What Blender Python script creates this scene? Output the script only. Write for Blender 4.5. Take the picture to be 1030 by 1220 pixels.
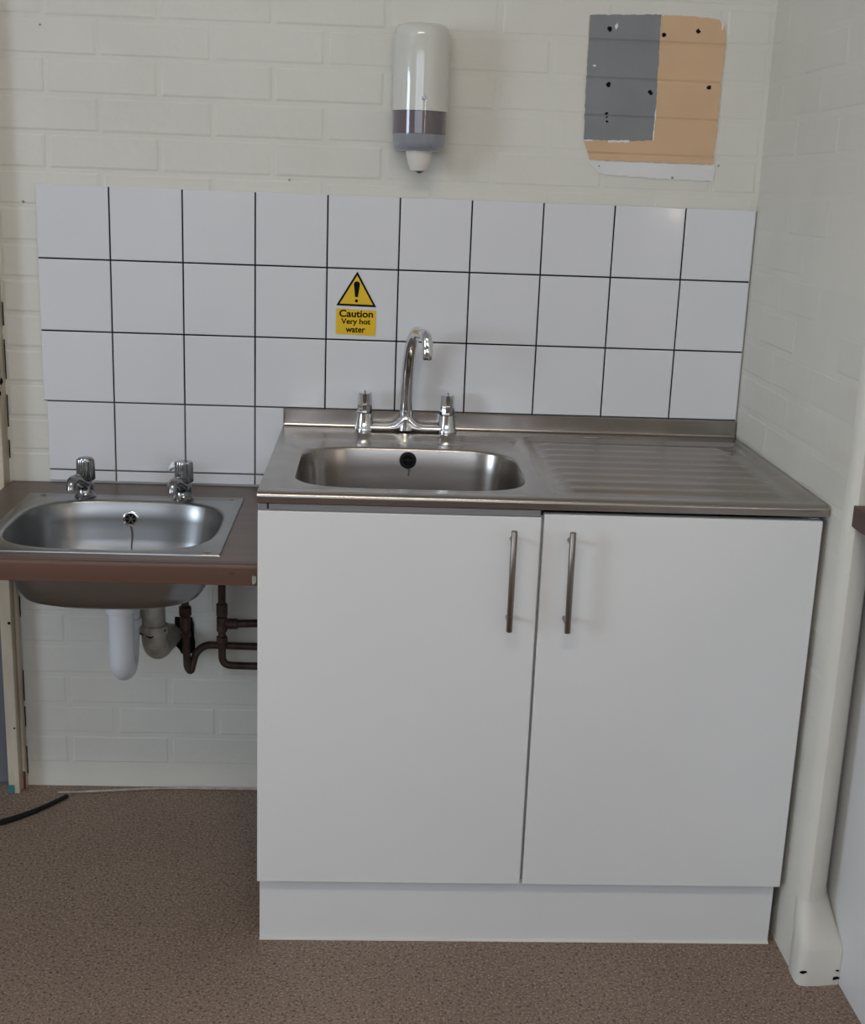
import bpy, bmesh, math, random
from mathutils import Vector, Matrix
random.seed(7)
for o in list(bpy.data.objects):
    bpy.data.objects.remove(o)
scene = bpy.context.scene
COL = scene.collection

# ------------------------------------------------------------------ camera
CAM = Vector((-0.8072, -2.741, 1.408)); YAW, PITCH, ROLL, FPX = 0.05, -0.255, 0.0378, 1500.83
fw = Vector((math.sin(YAW)*math.cos(PITCH), math.cos(YAW)*math.cos(PITCH), math.sin(PITCH)))
rt = Vector((math.cos(YAW), -math.sin(YAW), 0)); up = rt.cross(fw)
rt2 = math.cos(ROLL)*rt + math.sin(ROLL)*up; up2 = -math.sin(ROLL)*rt + math.cos(ROLL)*up
cam_d = bpy.data.cameras.new('camera'); cam = bpy.data.objects.new('camera', cam_d); COL.objects.link(cam)
cam.matrix_world = Matrix(((rt2.x, up2.x, -fw.x, CAM.x), (rt2.y, up2.y, -fw.y, CAM.y), (rt2.z, up2.z, -fw.z, CAM.z), (0, 0, 0, 1)))
cam_d.sensor_fit = 'VERTICAL'; cam_d.sensor_height = 24.0; cam_d.lens = FPX/1220*24.0
cam_d.clip_start = 0.05
scene.camera = cam

# ------------------------------------------------------------------ world, daylight, exposure
world = bpy.data.worlds.new('sky'); scene.world = world; world.use_nodes = True
bg = world.node_tree.nodes['Background']; bg.inputs[0].default_value = (0.80, 0.88, 1.0, 1); bg.inputs[1].default_value = 0.7

ROOM = dict(x0=-5.0, x1=0.70, y0=-4.7, zc=2.62)
WIN1 = (-2.70, 0.20, 1.48, 2.45)      # added rear wall window, unseen, set high to miss the tiles: x0,x1,z0,z1
WIN2 = (-3.78, -3.42, 1.22, 1.90)      # added right wall window, unseen, for a streak in the tiles: y0,y1,z0,z1

WIN3 = (-3.90, -2.50, 0.90, 2.30)      # added left wall window, unseen, to light the right side: y0,y1,z0,z1

def area(name, loc, rot, sx, sy, power, color):
    l = bpy.data.lights.new(name, 'AREA'); l.shape = 'RECTANGLE'; l.size = sx; l.size_y = sy
    l.energy = power; l.color = color
    o = bpy.data.objects.new(name, l); COL.objects.link(o); o.location = loc; o.rotation_euler = rot
    return o
area('added_rear_light', ((WIN1[0]+WIN1[1])/2, ROOM['y0']+0.03, (WIN1[2]+WIN1[3])/2), (math.radians(90), 0, 0),
     WIN1[1]-WIN1[0]-.1, WIN1[3]-WIN1[2]-.1, 20, (0.74, 0.86, 1.0))  # stands in for daylight through the added rear window
area('added_left_light', (ROOM['x0']+0.03, (WIN3[0]+WIN3[1])/2, (WIN3[2]+WIN3[3])/2), (math.radians(90), 0, math.radians(-90)),
     WIN3[1]-WIN3[0]-.1, WIN3[3]-WIN3[2]-.1, 66, (0.70, 0.84, 1.0))  # added from the left to brighten the right wall and panel
area('added_side_light', (ROOM['x1']-0.03, (WIN2[0]+WIN2[1])/2, (WIN2[2]+WIN2[3])/2), (math.radians(90), 0, math.radians(90)),
     WIN2[1]-WIN2[0]-.1, WIN2[3]-WIN2[2]-.1, 5, (1.0, 0.86, 0.72))  # added warm source, unseen, reflected in the tiles and steel
LAMP_COL, LAMP_STR = (1.0, 0.915, 0.79, 1), 18.5       # added ceiling lamp, built below
scene.view_settings.view_transform = 'Standard'
scene.view_settings.look = 'None'
scene.view_settings.gamma = 1.0
scene.view_settings.use_curve_mapping = False
scene.view_settings.exposure = 0.0

# ------------------------------------------------------------------ materials
MATS = {}
def srgb(r, g, b):
    def f(c):
        c /= 255.0
        return c/12.92 if c <= .04045 else ((c+.055)/1.055)**2.4
    return (f(r), f(g), f(b), 1)
def mat(name, col, rough=.5, metal=0.0, var=None, vscale=8.0, bump=0.0, bscale=60.0, coat=0.0, rvar=0.0, stretch=None, spec=None, detail=4, trans=0.0, vlo=.35, vhi=.65, ior=None):
    m = bpy.data.materials.new(name); m.use_nodes = True; MATS[name] = m
    nt = m.node_tree; p = nt.nodes['Principled BSDF']
    p.inputs['Base Color'].default_value = col; p.inputs['Roughness'].default_value = rough
    p.inputs['Metallic'].default_value = metal; p.inputs['Coat Weight'].default_value = coat
    p.inputs['Coat Roughness'].default_value = .05
    p.inputs['Transmission Weight'].default_value = trans
    if spec is not None: p.inputs['Specular IOR Level'].default_value = spec
    if ior is not None: p.inputs['IOR'].default_value = ior
    geo = nt.nodes.new('ShaderNodeNewGeometry'); mp = nt.nodes.new('ShaderNodeMapping')
    nt.links.new(geo.outputs['Position'], mp.inputs['Vector'])
    if stretch: mp.inputs['Scale'].default_value = stretch
    if var is not None:
        n = nt.nodes.new('ShaderNodeTexNoise'); n.inputs['Scale'].default_value = vscale; n.inputs['Detail'].default_value = detail
        nt.links.new(mp.outputs[0], n.inputs['Vector'])
        mr = nt.nodes.new('ShaderNodeMapRange'); mr.inputs['From Min'].default_value = vlo; mr.inputs['From Max'].default_value = vhi
        nt.links.new(n.outputs['Fac'], mr.inputs['Value'])
        mx = nt.nodes.new('ShaderNodeMix'); mx.data_type = 'RGBA'
        mx.inputs['A'].default_value = col; mx.inputs['B'].default_value = var
        nt.links.new(mr.outputs[0], mx.inputs['Factor']); nt.links.new(mx.outputs['Result'], p.inputs['Base Color'])
    if bump > 0:
        n2 = nt.nodes.new('ShaderNodeTexNoise'); n2.inputs['Scale'].default_value = bscale; n2.inputs['Detail'].default_value = 3
        nt.links.new(mp.outputs[0], n2.inputs['Vector'])
        b = nt.nodes.new('ShaderNodeBump'); b.inputs['Strength'].default_value = 1.0; b.inputs['Distance'].default_value = bump
        nt.links.new(n2.outputs['Fac'], b.inputs['Height']); nt.links.new(b.outputs[0], p.inputs['Normal'])
    if rvar > 0:
        n3 = nt.nodes.new('ShaderNodeTexNoise'); n3.inputs['Scale'].default_value = 25
        nt.links.new(mp.outputs[0], n3.inputs['Vector'])
        mr3 = nt.nodes.new('ShaderNodeMapRange'); mr3.inputs['To Min'].default_value = max(0, rough-rvar); mr3.inputs['To Max'].default_value = rough+rvar
        nt.links.new(n3.outputs['Fac'], mr3.inputs['Value']); nt.links.new(mr3.outputs[0], p.inputs['Roughness'])
    return m
WALLC = (.70, .675, .61, 1)
M_WALL = mat('painted_brick', WALLC, .55, var=(.665, .64, .575, 1), vscale=5, bump=.0012, bscale=38)
M_WALLP = mat('painted_plaster', (.70, .675, .615, 1), .6, var=(.65, .625, .565, 1), vscale=4, bump=.001, bscale=30)
M_REAR = mat('unseen_brown_rear_wall', (.27, .215, .175, 1), .6, var=(.23, .18, .145, 1), vscale=4)  # unseen wall; brown chosen to darken reflections in the steel
M_CEIL = mat('ceiling_paint', (.75, .74, .71, 1), .8)
M_JAMB = mat('aged_cream_gloss', (.60, .53, .42, 1), .4, var=(.46, .38, .28, 1), vscale=22, bump=.001, bscale=40, stretch=(1, 1, .3))
M_GREYDOOR = mat('grey_door_paint', (.13, .14, .155, 1), .45)
M_TILE = mat('white_glazed_tile', (.74, .735, .755, 1), .09, var=(.72, .715, .74, 1), vscale=3, bump=.0006, bscale=9, spec=.5)
M_GROUT = mat('dark_grout', (.010, .0095, .0095, 1), .95, var=(.026, .024, .023, 1), vscale=18, spec=.1)
M_GROUTL = mat('grey_grout', (.10, .095, .093, 1), .9, var=(.06, .057, .055, 1), vscale=18)
M_DOORW = mat('white_melamine', (.74, .735, .73, 1), .32, var=(.72, .715, .712, 1), vscale=2.5)
M_DARK = mat('dark_gap', (.009, .0085, .008, 1), .95, spec=.1)
M_STEEL = mat('satin_stainless', (.385, .350, .322, 1), .25, 1.0, var=(.33, .30, .275, 1), vscale=6, bump=.00004, bscale=160, rvar=.06, stretch=(.15, 1, 1))
M_STEELB = mat('basin_stainless', (.33, .325, .32, 1), .30, 1.0, var=(.285, .28, .275, 1), vscale=7, bump=.00003, bscale=120, rvar=.05, stretch=(.15, 1, 1))
M_BRUSH = mat('brushed_handle', (.27, .235, .21, 1), .33, 1.0, bump=.0001, bscale=300, stretch=(1, 1, .05))
M_CHROME = mat('chrome', (.74, .74, .75, 1), .07, 1.0)
M_CHROMED = mat('tarnished_chrome', (.36, .36, .36, 1), .16, 1.0, var=(.22, .22, .215, 1), vscale=45)
M_RAIL = mat('aluminium_rail', (.36, .36, .37, 1), .4, .8)
M_RUBBER = mat('black_rubber', (.009, .009, .009, 1), .6, spec=.25)
M_WOOD = mat('walnut_laminate', (.100, .065, .053, 1), .38, var=(.135, .088, .070, 1), vscale=14, stretch=(.12, 2.2, 2.2), detail=6, vlo=.3, vhi=.7)
M_WOODF = mat('walnut_edge', (.125, .060, .038, 1), .42, var=(.085, .042, .029, 1), vscale=14, stretch=(.10, 3, 3), detail=6, vlo=.3, vhi=.7)
M_WOODR = mat('brown_timber', (.085, .045, .033, 1), .5, var=(.06, .03, .022, 1), vscale=18, stretch=(2, .15, 2))
M_PVC = mat('white_plastic', (.72, .73, .75, 1), .3)
M_PVCOLD = mat('aged_plastic_pipe', (.45, .41, .35, 1), .5, var=(.30, .26, .21, 1), vscale=30)
M_COPPER = mat('tarnished_copper', (.038, .023, .018, 1), .5, .35, var=(.085, .046, .033, 1), vscale=40)
M_STAIN = mat('drip_stain', (.10, .085, .075, 1), .5, .3)
M_DISP = mat('dispenser_white', (.66, .645, .59, 1), .06, coat=.4)
M_DISPW = mat('dispenser_smoked_window', (.145, .115, .13, 1), .10, coat=.5)
M_DISPS = mat('dispenser_soap_level', (.27, .275, .31, 1), .12, coat=.5)
M_NOZ = mat('dispenser_nozzle', (.74, .70, .64, 1), .3)
M_GREYP = mat('bare_grey_paint', (.200, .207, .211, 1), .5, var=(.225, .231, .235, 1), vscale=12, bump=.0008, bscale=25)
M_PEACH = mat('bare_peach_paint', (.66, .435, .255, 1), .6, var=(.61, .40, .235, 1), vscale=10, bump=.0008, bscale=25)
M_FILL = mat('white_primer', (.74, .73, .73, 1), .6, var=(.70, .69, .67, 1), vscale=14)
M_FLAKE = mat('peeled_paint_edge', (.75, .735, .69, 1), .6)
M_YEL = mat('sign_yellow', (.78, .50, .008, 1), .35)
M_BLK = mat('sign_black', (.006, .0055, .006, 1), .6, spec=.1)
M_TEAL = mat('teal_old_paint', (.04, .17, .20, 1), .5)
M_RED = mat('red_old_paint', (.16, .035, .028, 1), .5)
M_GLASS = mat('window_glass', (1, 1, 1, 1), 0.0, trans=1.0, ior=1.02)
M_FRAME = mat('window_frame_paint', (.75, .75, .74, 1), .4)

def floor_mat():
    m = bpy.data.materials.new('brown_speckled_vinyl'); m.use_nodes = True
    nt = m.node_tree; p = nt.nodes['Principled BSDF']; p.inputs['Roughness'].default_value = .62
    geo = nt.nodes.new('ShaderNodeNewGeometry')
    def noise(s, d=2):
        n = nt.nodes.new('ShaderNodeTexNoise'); n.inputs['Scale'].default_value = s; n.inputs['Detail'].default_value = d
        nt.links.new(geo.outputs['Position'], n.inputs['Vector']); return n
    def ramp(n, lo, hi):
        r = nt.nodes.new('ShaderNodeMapRange'); r.inputs['From Min'].default_value = lo; r.inputs['From Max'].default_value = hi
        nt.links.new(n.outputs['Fac'], r.inputs['Value']); return r
    def mix(a, b, f):
        x = nt.nodes.new('ShaderNodeMix'); x.data_type = 'RGBA'
        if hasattr(a, 'is_linked'): nt.links.new(a, x.inputs['A'])
        else: x.inputs['A'].default_value = a
        if hasattr(b, 'is_linked'): nt.links.new(b, x.inputs['B'])
        else: x.inputs['B'].default_value = b
        nt.links.new(f, x.inputs['Factor']); return x.outputs['Result']
    c = mix((.200, .140, .106, 1), (.240, .172, .130, 1), ramp(noise(3, 3), .35, .65).outputs[0])
    c = mix(c, (.375, .275, .205, 1), ramp(noise(210, 1), .54, .66).outputs[0])
    n2 = noise(190, 1); n2.inputs['Distortion'].default_value = .5
    c = mix(c, (.088, .058, .047, 1), ramp(n2, .54, .68).outputs[0])
    nt.links.new(c, p.inputs['Base Color'])
    b = nt.nodes.new('ShaderNodeBump'); b.inputs['Distance'].default_value = .0008
    nt.links.new(noise(250).outputs['Fac'], b.inputs['Height']); nt.links.new(b.outputs[0], p.inputs['Normal'])
    return m
M_FLOOR = floor_mat()

def joint_relief(m):
    nt = m.node_tree; p = nt.nodes['Principled BSDF']
    geo = nt.nodes.new('ShaderNodeNewGeometry'); sx = nt.nodes.new('ShaderNodeSeparateXYZ'); nt.links.new(geo.outputs['Position'], sx.inputs[0])
    def mth(op, a, b=None):
        n = nt.nodes.new('ShaderNodeMath'); n.operation = op; nt.links.new(a, n.inputs[0])
        if b is not None: n.inputs[1].default_value = b
        return n.outputs[0]
    d = mth('ABSOLUTE', mth('SUBTRACT', mth('FRACT', mth('DIVIDE', mth('SUBTRACT', sx.outputs['Z'], 1.7065-.75-.0375), .075)), .5))
    r = nt.nodes.new('ShaderNodeMapRange'); r.interpolation_type = 'SMOOTHSTEP'; r.inputs['From Min'].default_value = .0; r.inputs['From Max'].default_value = .07
    nt.links.new(d, r.inputs['Value'])
    b = nt.nodes.new('ShaderNodeBump'); b.inputs['Distance'].default_value = .0016
    old = p.inputs['Normal'].links[0].from_socket
    nt.links.new(r.outputs[0], b.inputs['Height']); nt.links.new(old, b.inputs['Normal']); nt.links.new(b.outputs[0], p.inputs['Normal'])
joint_relief(M_GREYP); joint_relief(M_PEACH)

# ------------------------------------------------------------------ helpers
ORG = {}
def link(o, parent=None):
    COL.objects.link(o)
    if parent is not None: o.parent = parent
    return o
def empty(name, loc, label=None, cat=None, group=None, kind=None):
    o = bpy.data.objects.new(name, None); o.location = loc; COL.objects.link(o); o.empty_display_size = .05
    ORG[o] = Vector(loc); tag(o, label, cat, group, kind); return o
def tag(o, label=None, cat=None, group=None, kind=None):
    if label: o['label'] = label
    if cat: o['category'] = cat
    if group: o['group'] = group
    if kind: o['kind'] = kind
    return o
def obj(name, bm, m, parent=None, smooth=False, label=None, cat=None, group=None, kind=None, origin=None, angle=40):
    """bm is in world coordinates; the object's origin is its parent's (or `origin`)."""
    base = ORG[parent] if parent is not None else Vector((0, 0, 0))
    org = Vector(origin) if origin is not None else base.copy()
    bmesh.ops.recalc_face_normals(bm, faces=bm.faces)
    for v in bm.verts: v.co -= org
    me = bpy.data.meshes.new(name); 
    if smooth:
        for f in bm.faces: f.smooth = True
        for e in bm.edges:
            if len(e.link_faces) == 2 and e.calc_face_angle(0) > math.radians(angle): e.smooth = False
    bm.to_mesh(me); bm.free(); me.materials.append(m)
    o = bpy.data.objects.new(name, me); link(o, parent); o.location = org - base
    ORG[o] = org; tag(o, label, cat, group, kind); return o
def B(): return bmesh.new()
def box(bm, x0, x1, y0, y1, z0, z1, bev=0.0, seg=2):
    vs = [bm.verts.new((x, y, z)) for x in (x0, x1) for y in (y0, y1) for z in (z0, z1)]
    fs = [(0, 1, 3, 2), (4, 6, 7, 5), (0, 4, 5, 1), (2, 3, 7, 6), (0, 2, 6, 4), (1, 5, 7, 3)]
    faces = [bm.faces.new([vs[i] for i in f]) for f in fs]
    if bev > 0:
        es = set(e for f in faces for e in f.edges)
        bmesh.ops.bevel(bm, geom=list(es), offset=bev, segments=seg, affect='EDGES', profile=.5)
    return bm
def prism(bm, pts, axis, a, b):
    """extrude 2-D polygon along axis ('x': pts are (y,z); 'y': (x,z); 'z': (x,y))"""
    def P(p, t):
        return {'x': (t, p[0], p[1]), 'y': (p[0], t, p[1]), 'z': (p[0], p[1], t)}[axis]
    n = len(pts); A = [bm.verts.new(P(p, a)) for p in pts]; C = [bm.verts.new(P(p, b)) for p in pts]
    bm.faces.new(A); bm.faces.new(C[::-1])
    for i in range(n): bm.faces.new((A[i], A[(i+1) % n], C[(i+1) % n], C[i]))
    return bm
def lathe(bm, prof, center, axis=Vector((0, 0, 1)), n=32, flute=None, cap=True):
    """prof: list of (r, h) along axis"""
    axis = Vector(axis).normalized(); u = axis.orthogonal().normalized(); v = axis.cross(u); c = Vector(center)
    rings = []
    for r, h in prof:
        ring = []
        for i in range(n):
            a = 2*math.pi*i/n; rr = r
            if flute: rr = r*(1+flute[1]*math.cos(a*flute[0]))
            ring.append(bm.verts.new(c+axis*h+(u*math.cos(a)+v*math.sin(a))*rr))
        rings.append(ring)
    for A, C in zip(rings, rings[1:]):
        for i in range(n): bm.faces.new((A[i], A[(i+1) % n], C[(i+1) % n], C[i]))
    if cap:
        bm.faces.new(rings[0][::-1]); bm.faces.new(rings[-1])
    return bm
def tube(bm, pts, radii, n=20, cap=True):
    pts = [Vector(p) for p in pts]
    if not hasattr(radii, '__len__'): radii = [radii]*len(pts)
    t0 = (pts[1]-pts[0]).normalized(); u = t0.orthogonal().normalized(); prev = None; rings = []
    for i, p in enumerate(pts):
        t = (pts[min(i+1, len(pts)-1)]-pts[max(i-1, 0)]).normalized()
        if prev is not None:
            q = prev.rotation_difference(t); u = q @ u
        u = (u - t*u.dot(t)).normalized(); v = t.cross(u); prev = t
        rings.append([bm.verts.new(p+(u*math.cos(2*math.pi*k/n)+v*math.sin(2*math.pi*k/n))*radii[i]) for k in range(n)])
    for A, C in zip(rings, rings[1:]):
        for i in range(n): bm.faces.new((A[i], A[(i+1) % n], C[(i+1) % n], C[i]))
    if cap: bm.faces.new(rings[0][::-1]); bm.faces.new(rings[-1])
    return bm
def rounded(pts, r, k=6):
    """polyline with filleted corners"""
    pts = [Vector(p) for p in pts]; out = [pts[0]]
    for a, b, c in zip(pts, pts[1:], pts[2:]):
        d1 = (a-b); d2 = (c-b); rr = min(r, d1.length*.49, d2.length*.49)
        p = b+d1.normalized()*rr; q = b+d2.normalized()*rr
        for i in range(k+1):
            t = i/k; out.append(p*(1-t)**2+b*2*t*(1-t)+q*t*t)
    out.append(pts[-1]); return out
def bez(p0, p1, p2, p3, n=16):
    p0, p1, p2, p3 = map(Vector, (p0, p1, p2, p3)); o = []
    for i in range(n+1):
        t = i/n; o.append(p0*(1-t)**3+p1*3*t*(1-t)**2+p2*3*t*t*(1-t)+p3*t**3)
    return o

# ------------------------------------------------------------------ room shell
BY = 0.0068                     # brick face plane of the back wall (tile faces are y = 0)
X0, X1, Y0, ZC = ROOM['x0'], ROOM['x1'], ROOM['y0'], ROOM['zc']
obj('floor', box(B(), X0-.1, X1+.1, Y0-.1, .2, -.08, 0), M_FLOOR, kind='structure')
obj('ceiling', box(B(), X0-.1, X1+.1, Y0-.1, .2, ZC, ZC+.08), M_CEIL, kind='structure')
JD = .0021                      # recess of the painted mortar joints
wall_back = obj('wall_back', box(B(), -1.63, .3, BY+JD, .2, 0, ZC), M_WALL, kind='structure')
bm = B(); box(bm, X0, -2.46, .0, .2, 0, ZC); box(bm, -2.46, -1.63, .0, .2, 2.06, ZC)
obj('wall_back_left', bm, M_WALLP, kind='structure')

# openings for the added windows in the far walls
def wall_with_hole(a0, a1, z1, h, mk):
    bm = B()
    for (p, q, r, s) in ((a0, h[0], 0, z1), (h[1], a1, 0, z1), (h[0], h[1], 0, h[2]), (h[0], h[1], h[3], z1)): mk(bm, p, q, r, s)
    return bm
obj('wall_rear', wall_with_hole(X0-.1, X1+.1, ZC, WIN1, lambda bm, p, q, r, s: box(bm, p, q, Y0-.15, Y0, r, s)), M_REAR, kind='structure')
obj('wall_right_far', wall_with_hole(Y0, -.62, ZC, WIN2, lambda bm, p, q, r, s: box(bm, X1, X1+.15, p, q, r, s)), M_WALLP, kind='structure')
obj('wall_left', wall_with_hole(Y0, .2, ZC, WIN3, lambda bm, p, q, r, s: box(bm, X0-.15, X0, p, q, r, s)), M_WALLP, kind='structure')
def window(name, h, plane, axis, nbar):
    fr = B(); a0, a1, z0, z1 = h; t = .05
    def bx(bm, p, q, r, s, d0, d1):
        if axis == 'x': box(bm, p, q, plane+d0, plane+d1, r, s)
        else: box(bm, plane+d0, plane+d1, p, q, r, s)
    d = (-.12, -.05) if axis == 'x' or plane < -1 else (.05, .12)
    bx(fr, a0, a0+t, z0, z1, *d); bx(fr, a1-t, a1, z0, z1, *d); bx(fr, a0+t, a1-t, z0, z0+t, *d); bx(fr, a0+t, a1-t, z1-t, z1, *d)
    w = (a1-a0-2*t)/nbar
    for i in range(1, nbar): bx(fr, a0+t+w*i-.02, a0+t+w*i+.02, z0+t, z1-t, *d)
    o = obj(name, fr, M_FRAME, kind='structure')
    m = sum(d)/2
    for i in range(nbar):
        p = B(); bx(p, a0+t+w*i+(.02 if i else 0), a0+t+w*(i+1)-(.02 if i < nbar-1 else 0), z0+t, z1-t, m-.002, m+.002)
        obj('pane', p, M_GLASS, o)
window('added_window_1', WIN1, Y0, 'x', 3)
window('added_window_2', WIN2, X1, 'y', 1)
window('added_window_3', WIN3, X0, 'y', 3)

# added ceiling lamp, out of view, put in for light from above
M_LAMP = mat('added_lamp_diffuser', (.9, .9, .88, 1), .4)
_p = M_LAMP.node_tree.nodes['Principled BSDF']; _p.inputs['Emission Color'].default_value = LAMP_COL; _p.inputs['Emission Strength'].default_value = LAMP_STR
lamp = empty('added_ceiling_lamp', (-1.0, -2.3, ZC-.09), 'added long white ceiling lamp, out of view', 'lamp')
bm = B(); box(bm, -1.65, -0.35, -2.42, -2.18, ZC-.03, ZC-.001, .004); obj('housing', bm, M_FRAME, lamp)
bm = B(); box(bm, -1.63, -0.37, -2.40, -2.20, ZC-.085, ZC-.031, .01); obj('diffuser', bm, M_LAMP, lamp)

# right-hand brick wall with its splayed pier end, and the return behind the worktop
PIER = [(.0015, -.680), (.0025, -.688), (.0050, -.695), (.0095, -.7005), (.0160, -.7040), (.0260, -.7030), (.0380, -.6960), (.0500, -.6840), (.0620, -.6650), (.0720, -.6420), (.0770, -.6220)]
bm = B(); prism(bm, [(0+JD, .2)]+PIER+[(.85, -.622), (.85, .2)], 'z', 0, ZC)
wall_right = obj('wall_right', bm, M_WALL, kind='structure', smooth=True, angle=28)
# base of the pier: plaster skirting with a sloping top
bm = B()
lo = [(-.001, -.690), (-.002, -.712), (-.002, -.728), (.000, -.737), (.005, -.742), (.014, -.7435), (.028, -.7430), (.042, -.7420), (.056, -.7405), (.068, -.7390), (.078, -.7370), (.078, -.622)]
hi = [(x-.0006, y) for x, y in PIER]+[(.0775, -.622)]
def mixp(t): return [(a[0]*(1-t)+b[0]*t, a[1]*(1-t)+b[1]*t) for a, b in zip(lo, hi)]
rings = [[bm.verts.new((x, y, z)) for x, y in pts] for pts, z in ((lo, 0), (lo, .072), (mixp(.06), .080), (mixp(.5), .110), (mixp(.92), .138), (hi, .150))]
for a, b in zip(rings, rings[1:]):
    for i in range(12): bm.faces.new((a[i], a[(i+1) % 12], b[(i+1) % 12], b[i]))
bm.faces.new(rings[0]); bm.faces.new(rings[-1])
bb = obj('baseboard_right', bm, M_WALLP, kind='structure', smooth=True, angle=60)
def chip(bm, c, axis, size, squash=.6, seed=0):
    """small irregular raised flake on a plane"""
    r = random.Random(seed); n = 8; top = []; bot = []
    for i in range(n):
        a = 2*math.pi*i/n; rr = size*(.6+.5*r.random()); p = (math.cos(a)*rr, math.sin(a)*rr*squash)
        if axis == 'y': q = Vector((c[0]+p[0], c[1], c[2]+p[1])); d = Vector((0, -.0008, 0))
        elif axis == 'x': q = Vector((c[0], c[1]+p[0], c[2]+p[1])); d = Vector((-.0008, 0, 0))
        else: q = Vector((c[0]+p[0], c[1]+p[1], c[2])); d = Vector((0, 0, .0008))
        top.append(bm.verts.new(q+d)); bot.append(bm.verts.new(q))
    bm.faces.new(top); bm.faces.new(bot[::-1])
    for i in range(n): bm.faces.new((top[i], top[(i+1) % n], bot[(i+1) % n], bot[i]))
for i, (c, s, q) in enumerate((((.006, -.7438, .030), .008, .45), ((.022, -.7422, .012), .006, .3), ((.064, -.7385, .014), .014, .35), ((.070, -.738, .030), .008, .3), ((.040, -.7406, .010), .004, .4))):
    bm = B(); chip(bm, c, 'y', s, q, i); obj('paint_chip', bm, M_DARK, bb)

# ------------------------------------------------------------------ bricks
PZ, PX, MORT = .075, .2325, .008
Z_REF = 1.7065
def brick_mesh(name, L, H, variant):
    """painted brick: chamfered face looking to -y, centred on its face"""
    r = random.Random(variant); bm = B(); D = .004; c = .0022
    def j(s=.0009): return (r.random()-.5)*2*s
    x, z = L/2, H/2
    back = [bm.verts.new(p) for p in ((-x, D, -z), (x, D, -z), (x, D, z), (-x, D, z))]
    rim = [bm.verts.new((p[0]+j(), c*.6, p[1]+j())) for p in ((-x, -z), (x, -z), (x, z), (-x, z))]
    face = [bm.verts.new((p[0]*(1-2.6*c/x)+j(), j(.00025), p[1]*(1-2.0*c/z)+j())) for p in ((-x, -z), (x, -z), (x, z), (-x, z))]
    for a, b in ((back, rim), (rim, face)):
        for i in range(4): bm.faces.new((a[i], a[(i+1) % 4], b[(i+1) % 4], b[i]))
    bm.faces.new(face); bmesh.ops.recalc_face_normals(bm, faces=bm.faces)
    me = bpy.data.meshes.new(name); bm.to_mesh(me); bm.free(); me.materials.append(M_WALL); return me
CACHE = {}
def brick(parent, L, pos, rotz, rnd):
    key = (round(L, 3), rnd.randrange(5))
    if key not in CACHE: CACHE[key] = brick_mesh('brick', key[0], PZ-MORT, hash(key) & 0xffff)
    o = bpy.data.objects.new('brick', CACHE[key]); link(o, parent)
    o.location = pos; o.rotation_euler = (0, 0, rotz)
rb = random.Random(3)
# back wall, x from -1.60 to 0
for k in range(-23, 7):
    zb = Z_REF+k*PZ
    if zb < 0: continue
    zc = zb+PZ/2
    off = -1.4975 if k % 2 == 0 else -1.3885
    for i in range(-2, 9):
        a, b = off+PX*i, off+PX*(i+1)
        a, b = max(a, -1.606), min(b, -.002)
        if b-a < .03: continue
        if zc > .74 and zb+PZ < 1.385 and a > -1.527: continue        # behind the tiles
        if zc < .93 and a > -1.0: continue                           # behind the sink unit
        if zc > .66 and zc < .70+0 and False: continue
        prom = rb.random()*.0008 + (.0009 if a > -1.0 else 0.0) + (.0010 if zc < .7 else 0.0)       # thicker paint towards the right
        brick(wall_back, b-a-MORT, ((a+b)/2, BY+prom, zc), 0, rb)
# right wall, running from y = 0 to the pier
for k in range(-23, 7):
    zb = Z_REF+k*PZ
    if zb < .135: continue
    zc = zb+PZ/2
    off = -.10 if k % 2 == 0 else -.216
    edges = [0.004]+[off-PX*i for i in range(0, 4)]
    edges = [e for e in edges if e > -.66]+[-.690]
    for b, a in zip(edges, edges[1:]):
        if zc < .86 and a > -.62: continue
        brick(wall_right, b-a-MORT, (.0007+rb.random()*.0011, (a+b)/2, zc), -math.pi/2, rb)

# ------------------------------------------------------------------ door frame and grey door at the far left
jb = obj('trim_1', box(B(), -1.632, -1.607, -.036, .05, 0, 2.06, .002), M_JAMB, kind='structure')
bm = B(); box(bm, -1.6065, -1.5995, -.012, BY+.002, 0, .700, .001); obj('cover_strip', bm, M_JAMB, jb)
bm = B(); box(bm, -1.6325, -1.618, -.0372, -.036, 0.001, .022); obj('old_paint', bm, M_TEAL, jb, label='flaked teal paint at the foot of the frame')
bm = B(); box(bm, -1.6045, -1.5985, -.0132, -.012, .001, .045); obj('old_paint', bm, M_RED, jb, label='bare red brown patch at the foot of the strip')
for i, (z, s) in enumerate(((.42, .004), (.165, .003), (1.165, .007), (.965, .004), (.940, .003))):
    bm = B(); chip(bm, (-1.6065+.004*(i % 2) if z > .7 else -1.612, -.0365 if z > 0 else 0, z), 'y', s, 2.2 if z > .7 else .8, 20+i); obj('paint_chip', bm, M_DARK, jb)
for i, (z0, z1) in enumerate(((.03, .10), (.15, .20), (.215, .29), (.42, .47))):
    bm = B(); box(bm, -1.5990, -1.5976, BY-.001, BY+.003, z0, z1); obj('gap_crack', bm, M_DARK, jb)
for i, (z0, z1) in enumerate(((.79, .83), (.86, .93), (.965, 1.05), (1.08, 1.13))):
    bm = B(); box(bm, -1.6046, -1.6034, BY-.003, BY+.003, z0, z1); obj('gap_crack', bm, M_DARK, jb)
dr = obj('door_1', box(B(), -2.45, -1.636, -.004, .036, .012, 2.05, .002), M_GREYDOOR, kind='structure')

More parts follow.
